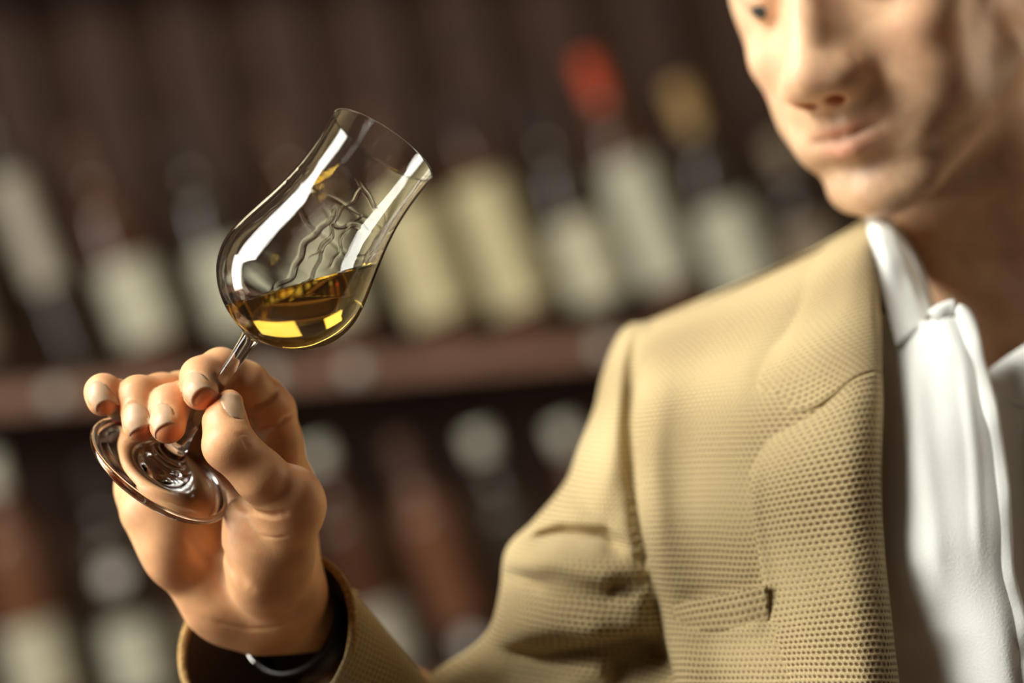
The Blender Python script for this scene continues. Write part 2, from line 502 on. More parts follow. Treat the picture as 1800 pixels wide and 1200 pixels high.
idx = chain([(503, 862, -48, 12.8), (480, 722, -31, 10.2), (462, 700, -27, 9.9), (388, 648, -13, 9.2), (353, 663, -3, 9.0), (352, 690, 8, 8.0)],
            bumps=[((492, 790, -36), (10.5, 15, 10.5)), ((432, 672, -18), (11, 10, 9.5))],
            creases=[([(425, 722, -16), (445, 716, -17), (475, 700, -18), (492, 682, -24)], 1.3, 1.5),
                     ([(440, 778, -26), (470, 752, -24), (500, 735, -24), (520, 722, -30)], 1.6, 1.6)])
mid = chain([(428, 826, -58, 12.5), (385, 680, -32, 9.8), (298, 712, -3, 9.2), (295, 748, 8, 8.2)], bumps=[((345, 700, -18), 9.5)])
rng = chain([(338, 826, -62, 12.5), (318, 690, -36, 9.6), (243, 697, -8, 9.3), (246, 746, 1, 8.0)], bumps=[((285, 692, -22), 9.2)])
lit = chain([(254, 856, -52, 11.5), (243, 735, -42, 8.8), (205, 700, -22, 8.4), (182, 690, -8, 8.2), (181, 704, -4, 7.2)])
thb = chain([(512, 888, -2, 13.5), (458, 836, 10, 11.8), (402, 780, 15, 11.4), (396, 742, 10, 9.8), (403, 709, 6, 6.4)], k=3.0,
            bumps=[((405, 785, 17), (10.5, 10, 9.5)), ((515, 862, 4), (11, 11, 11))],
            creases=[([(405 + i * 9 - 12, 782 + i * 7 - 22, 24), (430 + i * 9, 786 + i * 7 - 14, 25), (452 + i * 9, 772 + i * 7 - 6, 20)], 0.45, 0.8) for i in range(-1, 4)])
# blend: fingers melt into the palm round their knuckles only, and stay apart elsewhere
X, Y, Z = np.meshgrid(*HB.ax, indexing='ij')
tot = palm.v
for g, root, kk in ((idx, mc[0][0], 9), (mid, mc[1][0], 9), (rng, mc[2][0], 9), (lit, mc[3][0], 9), (thb, (512, 888, -2), 10)):
    c = C(*root[:3]); dd = np.sqrt((X - c[0]) ** 2 + (Y - c[1]) ** 2 + (Z - c[2]) ** 2)
    k = (kk * np.clip((34 - dd) / 16, 0, 1) + 0.9).astype(np.float32)
    tot = smin(tot, g, k)
HB.v = tot.astype(np.float32)
del X, Y, Z, palm, idx, mid, rng, lit, thb


def hcrease(pts, dep, wd):
    """project a polyline given in photo pixels on the hand's front surface, then carve"""
    out = []
    for p in crs(np.array(pts, float), 4):
        zs = np.arange(44, -110, -0.5); P = np.array([C(p[0], p[1], z) for z in zs])
        d = HB.sample(P); i = int(np.argmax(d < 0)); out.append(P[i])
    HB.crease(out, dep, wd)


hcrease([(398, 842), (386, 890), (384, 935), (396, 985), (425, 1022), (440, 1035)], 1.2, 2.8)        # thenar line
hcrease([(408, 862), (428, 890), (468, 905), (500, 903)], 1.8, 1.6)                    # fold under the thumb
hcrease([(212, 872), (240, 858), (270, 850), (310, 852)], 1.3, 1.8)                    # heart line
hcrease([(455, 940), (485, 945), (512, 940)], 0.5, 0.9)
hcrease([(330, 930), (345, 965), (372, 1000)], 0.9, 2.5)
hcrease([(360, 1085), (410, 1100), (470, 1104), (540, 1088)], 0.6, 1.2)                # wrist fold

NAILS = []


def nail(center, d, n, wid, ln):
    d = np.array(d, float); n = np.array(n, float); d /= np.linalg.norm(d)
    n -= d * (n @ d); n /= np.linalg.norm(n); s = np.cross(n, d)
    c = C(*center)
    nu, nv = 15, 13; pts = []
    outl = []
    for j in range(nv):
        v = j / (nv - 1)
        for i in range(nu):
            u = -1 + 2 * i / (nu - 1)
            # shield outline: round at the cuticle, gently round at the free edge
            half = wid / 2 * (0.86 + 0.14 * math.sin(math.pi * min(1, v * .8 + .12)))
            vv = v * (1 - 0.07 * u * u) + (1 - v) * 0.24 * abs(u) ** 2.4
            p0 = c + s * u * half + d * (vv - 0.5) * ln + n * 12
            # march back to the skin
            t = 0
            for _ in range(60):
                q = p0 - n * t; dd = float(HB.sample(q))
                if dd < 0.02 or t > 24: break
                t += max(0.05, dd * 0.7)
            ht = -t
            pts.append((p0, ht, u, v))
            if j == 0 or abs(u) == 1: outl.append((j, i, p0 - n * t))
    H = np.array([p[1] for p in pts]).reshape(nv, nu)
    for _ in range(2):
        H[1:-1] = (H[:-2] + 2 * H[1:-1] + H[2:]) / 4
    # stay a plate: no sharper than the finger at the tip
    for i in range(nu):
        for j in range(nv - 4, nv): H[j, i] = max(H[j, i], 2 * H[j - 1, i] - H[j - 2, i] - 0.12)
    V = []
    for (p0, ht, u, v), hh in zip(pts, H.ravel()):
        V.append(p0 + n * (hh + 0.26 - 0.14 * v - 0.45 * max(0, 1 - v * 4) - 0.38 * u ** 4))
    grp = [o[2] for o in sorted([o for o in outl if o[1] == 0], key=lambda o: -o[0])] + [o[2] for o in sorted([o for o in outl if o[0] == 0], key=lambda o: o[1])] + [o[2] for o in sorted([o for o in outl if o[1] == nu - 1], key=lambda o: o[0])]
    return np.array(V), grid_faces(nv, nu, flip=True), grp


nail_specs = [((345, 683, 10), (.37, -.40, .82), (-.58, .58, .58), 13.8, 13.2),
              ((286, 739, 10), (.20, -.58, .78), (-.36, .60, .70), 13.4, 13.2),
              ((239, 736, 5), (.30, -.74, .60), (-.36, .40, .84), 13.2, 13.0),
              ((173, 694, 0), (.25, -.45, .80), (-.55, .60, .50), 11.5, 10.5),
              ((408, 716, 12), (-.02, .93, -.35), (.55, .28, .80), 11.5, 14)]
for sp in nail_specs:
    NAILS.append(nail(*sp))
for (V, F_, grp), sp in zip(NAILS, nail_specs):
    cc = np.mean(grp, 0)
    HB.crease([g + (g - cc) / np.linalg.norm(g - cc) * 1.3 for g in grp], -0.22, 0.9)
    HB.crease(grp, 0.45, 0.7)
HV, HF = HB.surface()


# ------------------------------------------------------------------ the head, neck and upper chest
ha, hb_, hc = HEADROT = (0.14, -0.70, 0.205)
HEADT = np.array([203., 197., -187.])
Rx = np.array([[1, 0, 0], [0, math.cos(ha), -math.sin(ha)], [0, math.sin(ha), math.cos(ha)]])
Ry = np.array([[math.cos(hb_), 0, math.sin(hb_)], [0, 1, 0], [-math.sin(hb_), 0, math.cos(hb_)]])
Rz = np.array([[math.cos(hc), -math.sin(hc), 0], [math.sin(hc), math.cos(hc), 0], [0, 0, 1]])
HR = Rz @ Ry @ Rx
HD = SDF((60, -60, -340), (330, 350, -50), 2.0)
HD.T = (HR, HEADT)
HD.ball((0, 36, -8), (77, 88, 97), 3)
HD.ball((0, 40, 30), (66, 62, 62), 8)                       # forehead
HD.ball((0, -32, 36), (60, 78, 54), 14)
for s in (-1, 1):
    HD.cone((s * 50, -54, 8), (s * 20, -100, 66), 15, 14, 14)
    HD.ball((s * 43, -26, 58), (19, 17, 19), 14)              # cheekbone
    HD.ball((s * 36, -58, 56), (20, 24, 20), 14)              # cheek
    HD.ball((s * 50, 5, 40), (20, 30, 30), 14)
    HD.cone((s * 12, 22, 84), (s * 40, 20, 74), 9, 9, 12)     # brow
HD.ball((0, -64, 64), (34, 32, 29), 12)
HD.ball((0, -104, 72), (20, 15, 16), 12)                    # chin
for s in (-1, 1): HD.ball((s * 32, 4, 96), (14, 10, 13), 9, 'sub')
HD.cone((0, 16, 88), (0, -30, 108), 7.5, 9.0, 8)                # nose bridge
HD.cone((0, 8, 80), (0, -40, 93), 10, 17, 12)
HD.ball((0, -38, 111), 11, 8)
for s in (-1, 1):
    HD.ball((s * 13, -42, 98), (9, 8.5, 13), 13)
    HD.ball((s * 7.5, -50, 102), (4.6, 4.5, 8), 3, 'sub')
    HD.ball((s * 31, 6, 75), 13.6, 4)                         # lids
    HD.crease([(s * 20, 1, 87), (s * 31, 0, 89), (s * 42, 2, 85)], 2.4, 1.7)
    mu = 4 if s > 0 else 0
    HD.cone((s * 24, -72 + mu, 81), (s * 5, -67.5, 90), 3.0, 4.4, 7)
    HD.cone((s * 20, -77 + mu, 82), (s * 3, -79, 89.5), 4.0, 6.0, 7)
    HD.crease([(s * 19, -44, 96), (s * 28, -58, 90), (s * 34, -70, 82)], 0.9, 5)
    HD.crease([(s * 24, -46, 94), (s * 23, -38, 96), (s * 18, -30, 98)], 1.0, 3)
    HD.ball((s * 30, -76, 70), (11, 11, 11), 12)
    HD.ball((s * 79, -8, -4), (5, 31, 17), 4)
    HD.ball((s * 84, -4, 0), (4, 20, 9), 3, 'sub')
HD.crease([(-27, -73, 84), (-13, -72, 91), (0, -73, 94), (13, -70.5, 91), (27, -69, 84)], 3.2, 1.8)
HD.crease([(-13, -89, 90), (0, -88, 93), (13, -89, 90)], 3.0, 5.5)
HD.crease([(0, -54, 96), (0, -63, 95)], 0.8, 3)
HD.T = None
neck0 = HR @ np.array([0, -50, -18]) + HEADT
HD.cone(neck0, C(1795, 640, -250), 56, 60, 22)
HD.cone(neck0 + np.array([0, -10, 10]), C(1765, 580, -212), 30, 28, 20)    # throat
HD.cone(HR @ np.array([-40, -40, -10]) + HEADT, C(1745, 640, -200), 13, 10, 14)   # neck muscle
HD.ball(C(1790, 880, -262), (105, 78, 80), 25)
HD.crease([C(1735, 640, -192), C(1742, 700, -185)], 3, 7)
BV, BF = HD.surface()

# hidden limbs, so that the body carries on inside the clothes
def tube(cs, rs, n=24):
    G = frame_rings([C(*c) for c in cs], rs, n); m = len(cs)
    V = G.reshape(-1, 3); F = grid_faces(m, n, wrap=True)
    F += [tuple(range(n))[::-1], tuple(range((m - 1) * n, m * n))]
    return V, F


def skin_colour(V, kind):
    base = np.array([0.78, 0.435, 0.22]) if kind == 'hand' else np.array([0.84, 0.555, 0.345]); c = np.tile(base, (len(V), 1))
    def mixin(mask, col):
        c[:] = c * (1 - mask[:, None]) + np.array(col) * mask[:, None]
    if kind == 'hand':
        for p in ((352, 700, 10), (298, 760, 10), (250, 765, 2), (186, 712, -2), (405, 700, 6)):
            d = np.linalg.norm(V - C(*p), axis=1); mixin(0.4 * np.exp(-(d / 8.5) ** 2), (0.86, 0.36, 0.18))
        for ce, d, n, wd, ln in nail_specs:  # orange pads under nails: blood tone plus painted underside shade and skin glow
            d = np.array(d) / np.linalg.norm(d); n = np.array(n) - d * (np.array(n) @ d); n /= np.linalg.norm(n)
            q = V - C(*ce); a = q @ d; b = q @ n
            mixin(0.8 * np.clip((a - ln * .42 - b * .15) / 2.0, 0, 1) * np.clip((15 - np.linalg.norm(q, axis=1)) / 5, 0, 1) * (0.3 if ln == 14 and wd == 11.5 else 1), (0.86, 0.27, 0.10))
        for p in ((385, 645, -2), (500, 720, -30), (300, 690, 0), (330, 1000, -20), (515, 850, 8)):
            d = np.linalg.norm(V - C(*p), axis=1); mixin(0.25 * np.exp(-(d / 11.0) ** 2), (0.80, 0.42, 0.27))
    else:
        L = (V - HEADT) @ HR
        def g(p, r): return np.exp(-(((L - np.array(p)) / np.array(r)) ** 2).sum(1))
        st = np.clip((-L[:, 1] - 48) / 22, 0, 1) * np.clip((L[:, 2] - 0) / 15, 0, 1) * np.clip((L[:, 1] + 128) / 12, 0, 1)
        st = st * (1 - 0.8 * np.clip(g((33, -62, 70), (16, 13, 20)) + g((-33, -62, 70), (16, 13, 20)), 0, 1))
        st = np.clip(st, 0, 1)
        rnd = np.random.RandomState(3).rand(len(V))
        mixin(0.5 * st * (0.75 + 0.5 * rnd), (0.30, 0.19, 0.115))
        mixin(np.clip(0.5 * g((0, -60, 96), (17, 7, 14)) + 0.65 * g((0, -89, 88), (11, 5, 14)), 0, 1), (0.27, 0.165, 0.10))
        for s in (-1, 1):
            mixin(0.22 * g((s * 45, -32, 70), (20, 16, 25)), (0.80, 0.37, 0.25))
            mixin(0.4 * g((s * 9, -46, 100), (12, 10, 14)), (0.78, 0.36, 0.24))
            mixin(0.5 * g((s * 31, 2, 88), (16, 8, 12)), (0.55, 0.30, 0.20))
        L2 = L.copy(); L2[:, 1] -= np.clip(L[:, 0], 0, 30) / 27 * 4; L = L2
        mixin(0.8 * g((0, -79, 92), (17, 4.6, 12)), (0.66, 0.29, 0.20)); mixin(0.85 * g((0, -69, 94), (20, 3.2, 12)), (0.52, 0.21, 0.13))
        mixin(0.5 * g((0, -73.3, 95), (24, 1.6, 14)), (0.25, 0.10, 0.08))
    return c


person = tag(empty('person', TW(C(1600, 2400, -250))[0]),
             'man in tan houndstooth jacket and open white shirt holding up a stemmed glass', 'person')
PO = np.array(person.location)
arm1 = tube([(560, 1180, -115), (620, 1230, -128), (750, 1320, -140), (930, 1440, -150)], [24, 30, 36, 36])
arm2 = tube([(930, 1440, -150), (1110, 1050, -165), (1215, 760, -225), (1460, 760, -300), (1780, 860, -330)], [36, 40, 34, 45, 80])
VS, FS, CS, off = [], [], [], 0
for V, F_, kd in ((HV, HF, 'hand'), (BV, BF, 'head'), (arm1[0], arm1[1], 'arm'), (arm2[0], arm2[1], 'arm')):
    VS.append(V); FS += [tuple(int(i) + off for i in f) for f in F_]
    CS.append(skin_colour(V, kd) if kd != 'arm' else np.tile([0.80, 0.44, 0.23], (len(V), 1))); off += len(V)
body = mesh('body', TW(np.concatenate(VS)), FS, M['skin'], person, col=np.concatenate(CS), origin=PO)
for (V, F_, grp), fn in zip(NAILS, ('index finger', 'middle finger', 'ring finger', 'little finger', 'thumb')):
    o = mesh('fingernail', TW(V), F_, M['nail'], person, origin=PO)
    md = o.modifiers.new('solid', 'SOLIDIFY'); md.thickness = 0.0003; md.offset = -1
for s in (-1, 1):
    G = []
    cc = HR @ np.array([s * 31, 5, 75.5]) + HEADT
    th = np.linspace(0, np.pi, 17); ph = np.linspace(0, 2 * np.pi, 32, endpoint=False)
    V = np.array([[math.sin(a) * math.cos(b), math.sin(a) * math.sin(b), math.cos(a)] for a in th for b in ph]) * 12.3
    gz = np.array([-0.15, -0.36, 0.92]); 
    e = mesh('eye', TW(V @ HR.T + cc), grid_faces(17, 32, wrap=True, flip=True), M['eye'], person, origin=PO)
    a6 = th[:4] * 0.62
    V = np.array([[math.sin(a) * math.cos(b), math.sin(a) * math.sin(b), math.cos(a)] for a in a6 for b in ph]) * 12.6
    Rg = np.array(Vector(gz).to_track_quat('Z', 'Y').to_matrix())
    mesh('iris', TW(V @ Rg.T @ HR.T + cc), grid_faces(4, 32, wrap=True, flip=True), M['iris'], e, origin=PO)
# hair cap (outside the frame, above), eyebrows, sideburn
HH = SDF((60, 90, -345), (330, 350, -50), 3.0); HH.T = (HR, HEADT)
HH.ball((0, 46, -12), (84, 88, 100), 3); HH.ball((0, 96, 30), (64, 36, 62), 14)
HH.ball((0, -20, 92), (92, 84, 74), 10, 'sub'); HH.ball((0, -70, 0), (120, 75, 130), 6, 'sub')
hv, hf = HH.surface()
mesh('hair', TW(hv), hf, M['hair'], person, origin=PO)
for s in (-1, 1):
    G = frame_rings([HR @ np.array(p) + HEADT for p in ((s * 14, 19, 91), (s * 26, 24, 90), (s * 38, 24, 83), (s * 48, 17, 73))], [2.0, 4.0, 3.4, 1.2], 12)
    mesh('eyebrow', TW(G.reshape(-1, 3)), grid_faces(4, 12, wrap=True), M['hair'], person, origin=PO)

# ------------------------------------------------------------------ shirt
shirt_rows = [
    [(1500, 540, -262), (1560, 556, -236), (1625, 566, -214), (1655, 560, -205), (1694, 562, -206)],
    [(1500, 640, -240), (1560, 640, -214), (1640, 640, -196), (1690, 640, -192), (1724, 640, -196)],
    [(1500, 760, -215), (1570, 760, -190), (1650, 760, -172), (1710, 760, -170), (1750, 760, -174)],
    [(1500, 900, -190), (1580, 900, -168), (1660, 900, -150), (1725, 900, -148), (1768, 900, -152)],
    [(1500, 1000, -178), (1590, 1000, -156), (1670, 1000, -138), (1735, 1000, -136), (1776, 1000, -141)],
    [(1500, 1100, -180), (1600, 1100, -160), (1690, 1100, -134), (1752, 1090, -128), (1796, 1090, -133)],
    [(1500, 1200, -180), (1610, 1200, -165), (1710, 1200, -132), (1770, 1200, -122), (1806, 1200, -128)],
    [(1480, 1500, -170), (1620, 1500, -150), (1730, 1500, -120), (1800, 1500, -112), (1850, 1500, -120)]]
shirt_rows = [[(a_, b_, c_ + 20) for a_, b_, c_ in r_] for r_ in shirt_rows]
shirt_folds = [([(1600, 600), (1612, 760), (1632, 900), (1650, 1100)], 26, 5), ([(1690, 620), (1712, 800), (1722, 1000)], 9, 1.6),
               ([(1600, 980), (1650, 1080), (1700, 1220)], 18, -3)]
shirt = patch('shirt', shirt_rows, 10, 10, M['shirt'], person, PO, folds=shirt_folds, thick=0.0012, noise=0.8)
edge = [r[-1] for r in shirt_rows]
edge = [(1640, 562, -206), (1660, 549, -204), (1682, 544, -203), (1700, 556, -202), (1712, 590, -199), (1722, 640, -194), (1742, 710, -180), (1752, 770, -171), (1764, 850, -158), (1768, 920, -148), (1772, 1000, -139), (1784, 1050, -134), (1796, 1100, -130), (1797, 1150, -128), (1806, 1210, -126), (1850, 1500, -118)]
EP = crs([C(e[0], e[1], e[2] + 20 + float(zshift(e[1], e[0]))) for e in edge], 6)
pl = []
for i, p in enumerate(EP):
    t = EP[min(i + 1, len(EP) - 1)] - EP[max(i - 1, 0)]; t /= np.linalg.norm(t); s = np.cross(t, (0, 0, 1)); s /= np.linalg.norm(s)
    wob = 0.7 * math.sin(i * .55)
    ring = [(-5.0, 0.2), (-4.6, 1.6), (-2.5, 2.3), (0.6, 2.6 + wob), (2.6, 1.8 + wob), (3.0, 0.2), (1.6, -1.6), (-3.0, -1.8)]
    sg = 1 if s[0] > 0 else -1
    pl.append([p + s * sg * a + np.array((0, 0, b)) for a, b in ring])
pl = np.array(pl)
mesh('placket', TW(pl.reshape(-1, 3)), grid_faces(len(EP), 8, wrap=True), M['shirt'], shirt, origin=PO)
patch('shirt_front', [
    [(1735, 655, -236), (1790, 640, -230), (1850, 610, -232), (1990, 640, -262)],
    [(1738, 760, -196), (1800, 740, -190), (1880, 740, -190), (2020, 760, -240)],
    [(1745, 900, -170), (1805, 900, -164), (1900, 900, -160), (2050, 900, -215)],
    [(1750, 1050, -156), (1820, 1050, -150), (1920, 1050, -146), (2070, 1050, -200)],
    [(1760, 1220, -142), (1830, 1220, -138), (1940, 1220, -134), (2080, 1220, -190)],
    [(1780, 1500, -130), (1850, 1500, -128), (1960, 1500, -124), (2090, 1500, -180)]], 8, 8, M['shirt'], shirt, PO,
    folds=[([(1800, 700), (1830, 900), (1840, 1200)], 14, -4)], thick=0.0012)
# collar: left leaf seen in the photograph, right leaf at the frame edge
patch('collar', [
    [(1700, 340, -345), (1600, 352, -318), (1548, 376, -268), (1560, 390, -226), (1588, 440, -216), (1615, 492, -216), (1640, 556, -203)],
    [(1690, 350, -352), (1580, 366, -324), (1532, 386, -268), (1536, 400, -220), (1560, 450, -208), (1592, 510, -206), (1616, 580, -194)],
    [(1690, 400, -356), (1560, 410, -326), (1515, 420, -280), (1526, 440, -226), (1542, 490, -206), (1558, 545, -198), (1575, 610, -188)]], 6, 8,
    M['shirt'], shirt, PO, folds=[([(1560, 400), (1585, 460), (1612, 540)], 7, 2.0)], thick=0.0016)
patch('collar', [
    [(1646, 558, -206), (1625, 500, -222), (1600, 440, -240), (1572, 396, -262), (1560, 376, -292), (1620, 356, -330)],
    [(1650, 590, -212), (1640, 540, -232), (1620, 480, -250), (1590, 430, -270), (1580, 410, -300), (1640, 380, -336)],
    [(1640, 640, -215), (1650, 600, -236), (1640, 540, -256), (1610, 480, -278), (1600, 450, -306), (1660, 420, -340)]], 6, 8,
    M['shirt'], shirt, PO, thick=0.0014)
patch('collar', [
    [(1738, 655, -214), (1775, 628, -212), (1830, 590, -218), (1900, 530, -240), (1960, 440, -280), (1960, 380, -340)],
    [(1742, 668, -208), (1790, 655, -202), (1850, 640, -206), (1930, 590, -226), (1990, 500, -270), (1985, 430, -345)],
    [(1748, 690, -206), (1795, 715, -196), (1870, 730, -196), (1960, 660, -216), (2010, 560, -266), (2000, 480, -350)]], 6, 8,
    M['shirt'], shirt, PO, thick=0.0016)

# ------------------------------------------------------------------ jacket
jk = [
    [(1530, 388, -236), (1492, 412, -232), (1420, 451, -228), (1270, 517, -226), (1136, 566, -234), (1115, 580, -262)],
    [(1532, 440, -206), (1490, 462, -203), (1400, 492, -203), (1262, 540, -207), (1133, 588, -214), (1125, 598, -262)],
    [(1534, 540, -178), (1470, 552, -170), (1372, 572, -172), (1250, 600, -180), (1127, 632, -190), (1150, 630, -255)],
    [(1538, 700, -150), (1460, 706, -140), (1328, 716, -142), (1230, 722, -148), (1117, 735, -158), (1175, 735, -240)],
    [(1534, 850, -132), (1450, 868, -120), (1326, 880, -118), (1220, 880, -122), (1121, 885, -132), (1190, 880, -225)],
    [(1546, 1020, -116), (1455, 1036, -104), (1352, 1046, -100), (1245, 1045, -106), (1148, 1040, -116), (1210, 1040, -210)],
    [(1564, 1200, -100), (1480, 1200, -88), (1385, 1200, -84), (1275, 1200, -90), (1186, 1200, -102), (1240, 1200, -200)],
    [(1600, 1480, -90), (1520, 1480, -78), (1430, 1480, -76), (1320, 1480, -84), (1230, 1480, -100), (1280, 1480, -200)]]
jfold = [([(1440, 470), (1400, 560), (1345, 640), (1325, 700)], 20, -2.5), ([(1500, 560), (1440, 640), (1400, 720)], 14, 1.5),
         ([(1170, 640), (1150, 800), (1165, 1000)], 22, 3), ([(1140, 570), (1122, 700), (1125, 860), (1148, 1030), (1185, 1200)], 9, -5),
         ([(1180, 1055), (1260, 1042), (1350, 1022)], 12, -3.0), ([(1190, 1108), (1270, 1112), (1360, 1096)], 10, 3.0),
         ([(1320, 1000), (1348, 1060), (1352, 1110)], 14, -2.0)]
jacket = patch('jacket', jk, 14, 14, M['tweed'], person, PO, folds=jfold, thick=0.0025, noise=1.2, uvs=1.0)
# lapel and collar lie on the front, a few millimetres proud, rolled at the fold
lap = [
    [(1536, 655, -152), (1500, 668, -142), (1462, 700, -136), (1425, 730, -135), (1345, 776, -136)],
    [(1538, 720, -142), (1500, 724, -132), (1450, 740, -128), (1385, 765, -129), (1318, 790, -133)],
    [(1535, 850, -128), (1495, 856, -116), (1435, 864, -112), (1380, 872, -112), (1322, 884, -115)],
    [(1540, 960, -118), (1500, 968, -106), (1445, 974, -102), (1390, 980, -101), (1334, 986, -104)],
    [(1550, 1060, -110), (1510, 1062, -98), (1460, 1068, -94), (1410, 1074, -93), (1352, 1082, -96)],
    [(1566, 1200, -97), (1530, 1200, -85), (1490, 1200, -81), (1440, 1200, -80), (1392, 1200, -82)],
    [(1600, 1480, -86), (1570, 1480, -76), (1550, 1480, -73), (1520, 1480, -72), (1480, 1480, -74)]]
lap = [[(r[0][0] + 15, r[0][1], r[0][2] - 14)] + r for r in lap]
patch('lapel', lap, 12, 10, M['tweed'], jacket, PO, folds=[([(1330, 800), (1326, 900), (1352, 1060)], 10, 1.4)], thick=0.003, noise=0.6)
colr = [
    [(1530, 386, -238), (1515, 396, -231), (1490, 410, -227), (1462, 426, -226), (1436, 444, -226)],
    [(1531, 430, -210), (1510, 438, -203), (1475, 455, -200), (1440, 475, -200), (1412, 492, -201)],
    [(1533, 500, -188), (1500, 510, -179), (1460, 530, -175), (1415, 550, -174), (1378, 570, -176)],
    [(1535, 590, -168), (1495, 600, -158), (1440, 618, -152), (1385, 638, -152), (1338, 655, -154)],
    [(1536, 652, -153), (1500, 664, -143), (1460, 694, -137), (1412, 720, -137), (1318, 735, -141)]]
colr = [[(r[0][0] + 4 + 11 * min(1, i / 3), r[0][1], r[0][2] - 12)] + r for i, r in enumerate(colr)]
patch('collar', colr, 12, 10, M['tweed'], jacket, PO, folds=[([(1440, 460), (1390, 560), (1330, 690)], 14, -1.2)], thick=0.003, noise=0.6)
# chest pocket welt
patch('pocket', [
    [(1188, 1062, -106), (1240, 1052, -99), (1300, 1040, -96), (1350, 1028, -97.5)],
    [(1190, 1085, -105), (1242, 1078, -98), (1302, 1068, -95), (1352, 1058, -97)],
    [(1194, 1106, -106), (1246, 1108, -99), (1306, 1106, -96), (1356, 1094, -98)]], 6, 8, M['tweed'], jacket, PO, thick=0.0025, uvoff=(1.3, .6))
# back and far side (turned away from the camera)
patch('jacket_back', [
    [(1115, 582, -264), (1270, 517, -240), (1420, 451, -250), (1530, 388, -262), (1620, 330, -330), (1760, 300, -372), (1900, 340, -350), (2020, 420, -300), (2200, 540, -290), (2350, 640, -300)],
    [(1150, 640, -290), (1250, 560, -330), (1420, 500, -370), (1560, 440, -400), (1680, 400, -420), (1780, 390, -428), (1900, 420, -420), (2040, 480, -390), (2200, 580, -350), (2330, 660, -310)],
    [(1175, 760, -280), (1280, 740, -360), (1430, 720, -410), (1580, 700, -440), (1700, 690, -450), (1800, 690, -450), (1920, 700, -440), (2060, 720, -410), (2200, 740, -360), (2310, 760, -290)],
    [(1200, 1050, -260), (1300, 1050, -350), (1450, 1050, -400), (1600, 1050, -430), (1720, 1050, -440), (1820, 1050, -440), (1940, 1050, -430), (2080, 1050, -400), (2200, 1050, -350), (2290, 1050, -270)],
    [(1270, 1480, -250), (1370, 1480, -330), (1500, 1480, -380), (1620, 1480, -400), (1740, 1480, -410), (1840, 1480, -410), (1960, 1480, -400), (2080, 1480, -370), (2190, 1480, -320), (2260, 1480, -250)]],
    6, 6, M['tweed'], jacket, PO, thick=0.0025, offset=1)
patch('jacket_front', [
    [(2350, 640, -300), (2200, 540, -272), (2060, 440, -252), (1990, 400, -262)],
    [(2340, 760, -240), (2200, 700, -196), (2080, 660, -190), (2000, 640, -206)],
    [(2310, 1000, -200), (2200, 980, -160), (2080, 960, -150), (1980, 940, -172)],
    [(2290, 1200, -190), (2200, 1200, -150), (2060, 1200, -130), (1950, 1200, -150)],
    [(2260, 1480, -190), (2180, 1480, -140), (2040, 1480, -120), (1900, 1480, -130)]], 8, 8, M['tweed'], jacket, PO, thick=0.0025)
# upper sleeve
stn = [((1108, 568), (1180, 560), -238, 8), ((1090, 584), (1215, 575), -238, 26), ((1072, 620), (1250, 600), -234, 40), ((1056, 668), (1290, 640), -226, 52), ((1044, 720), (1320, 700), -217, 58),
       ((1016, 790), (1330, 780), -206, 62), ((992, 850), (1335, 850), -197, 64), ((938, 915), (1340, 920), -188, 68),
       ((890, 965), (1345, 985), -181, 71), ((878, 1040), (1350, 1060), -176, 73), ((862, 1100), (1358, 1130), -171, 75),
       ((828, 1140), (1364, 1180), -169, 76), ((760, 1185), (1370, 1230), -168, 78), ((690, 1250), (1375, 1300), -166, 80), ((660, 1340), (1360, 1400), -168, 80),
       ((740, 1460), (1250, 1500), -172, 66), ((900, 1540), (1100, 1550), -175, 20)]
ST = np.array([[a[0], a[1], b[0], b[1], z, r] for a, b, z, r in stn], float); ST = crs(ST, 8)
n = 120; SR = []
for a0, a1, b0, b1, z, r in ST:
    z = z + float(zshift((a1 + b1) / 2, 1125)); L_, R_ = C(a0, a1, z), C(b0, b1, z); c = (L_ + R_) / 2; h = (R_ - L_) / 2
    th = np.linspace(0, 2 * np.pi, n, endpoint=False)
    SR.append(c + np.outer(np.cos(th), h) + np.outer(np.sign(np.sin(th)) * np.abs(np.sin(th)) ** 0.9, (0, 0, r)))
SR = np.array(SR)
Dm = D0 - SR[..., 2]; pp = np.stack([SR[..., 0] / Dm * FPX + 900, 600 - SR[..., 1] / Dm * FPX], -1)
sf = [([(900, 962), (985, 940), (1060, 945), (1110, 985)], 15, -12), ([(880, 985), (980, 985), (1080, 1020), (1150, 1090)], 26, 5),
      ([(870, 1010), (930, 1022), (960, 1040)], 12, -5), ([(1060, 1030), (1100, 1035), (1120, 1050)], 20, -5),
      ([(840, 1150), (960, 1165), (1080, 1150), (1180, 1120)], 22, -10), ([(880, 1110), (980, 1095), (1090, 1105)], 24, 5),
      ([(1060, 1200), (1120, 1180), (1190, 1150)], 30, -16), ([(760, 1195), (840, 1160), (900, 1190)], 20, 4),
      ([(1128, 560), (1112, 640), (1106, 740), (1114, 860), (1138, 1010), (1180, 1180)], 12, -5),
      ([(1090, 620), (1075, 760), (1060, 900)], 20, 3), ([(1000, 850), (1040, 900), (1100, 920)], 16, -2.5)]
dz = 2.0 * folds_z(pp, sf) * (np.sin(np.linspace(0, 2 * np.pi, n, endpoint=False)) > 0.02)[None, :]
SR[..., 2] += dz
circ = np.linalg.norm(np.diff(SR, axis=1, append=SR[:, :1]), axis=2); uu = np.cumsum(circ, axis=1) * (2 * np.pi * 62 / circ.sum(1))[:, None]
vv = np.concatenate([[0], np.cumsum(np.linalg.norm(np.diff(SR, axis=0), axis=2).mean(1))])
uv = np.stack([uu, np.broadcast_to(-vv[:, None], uu.shape)], -1).reshape(-1, 2)
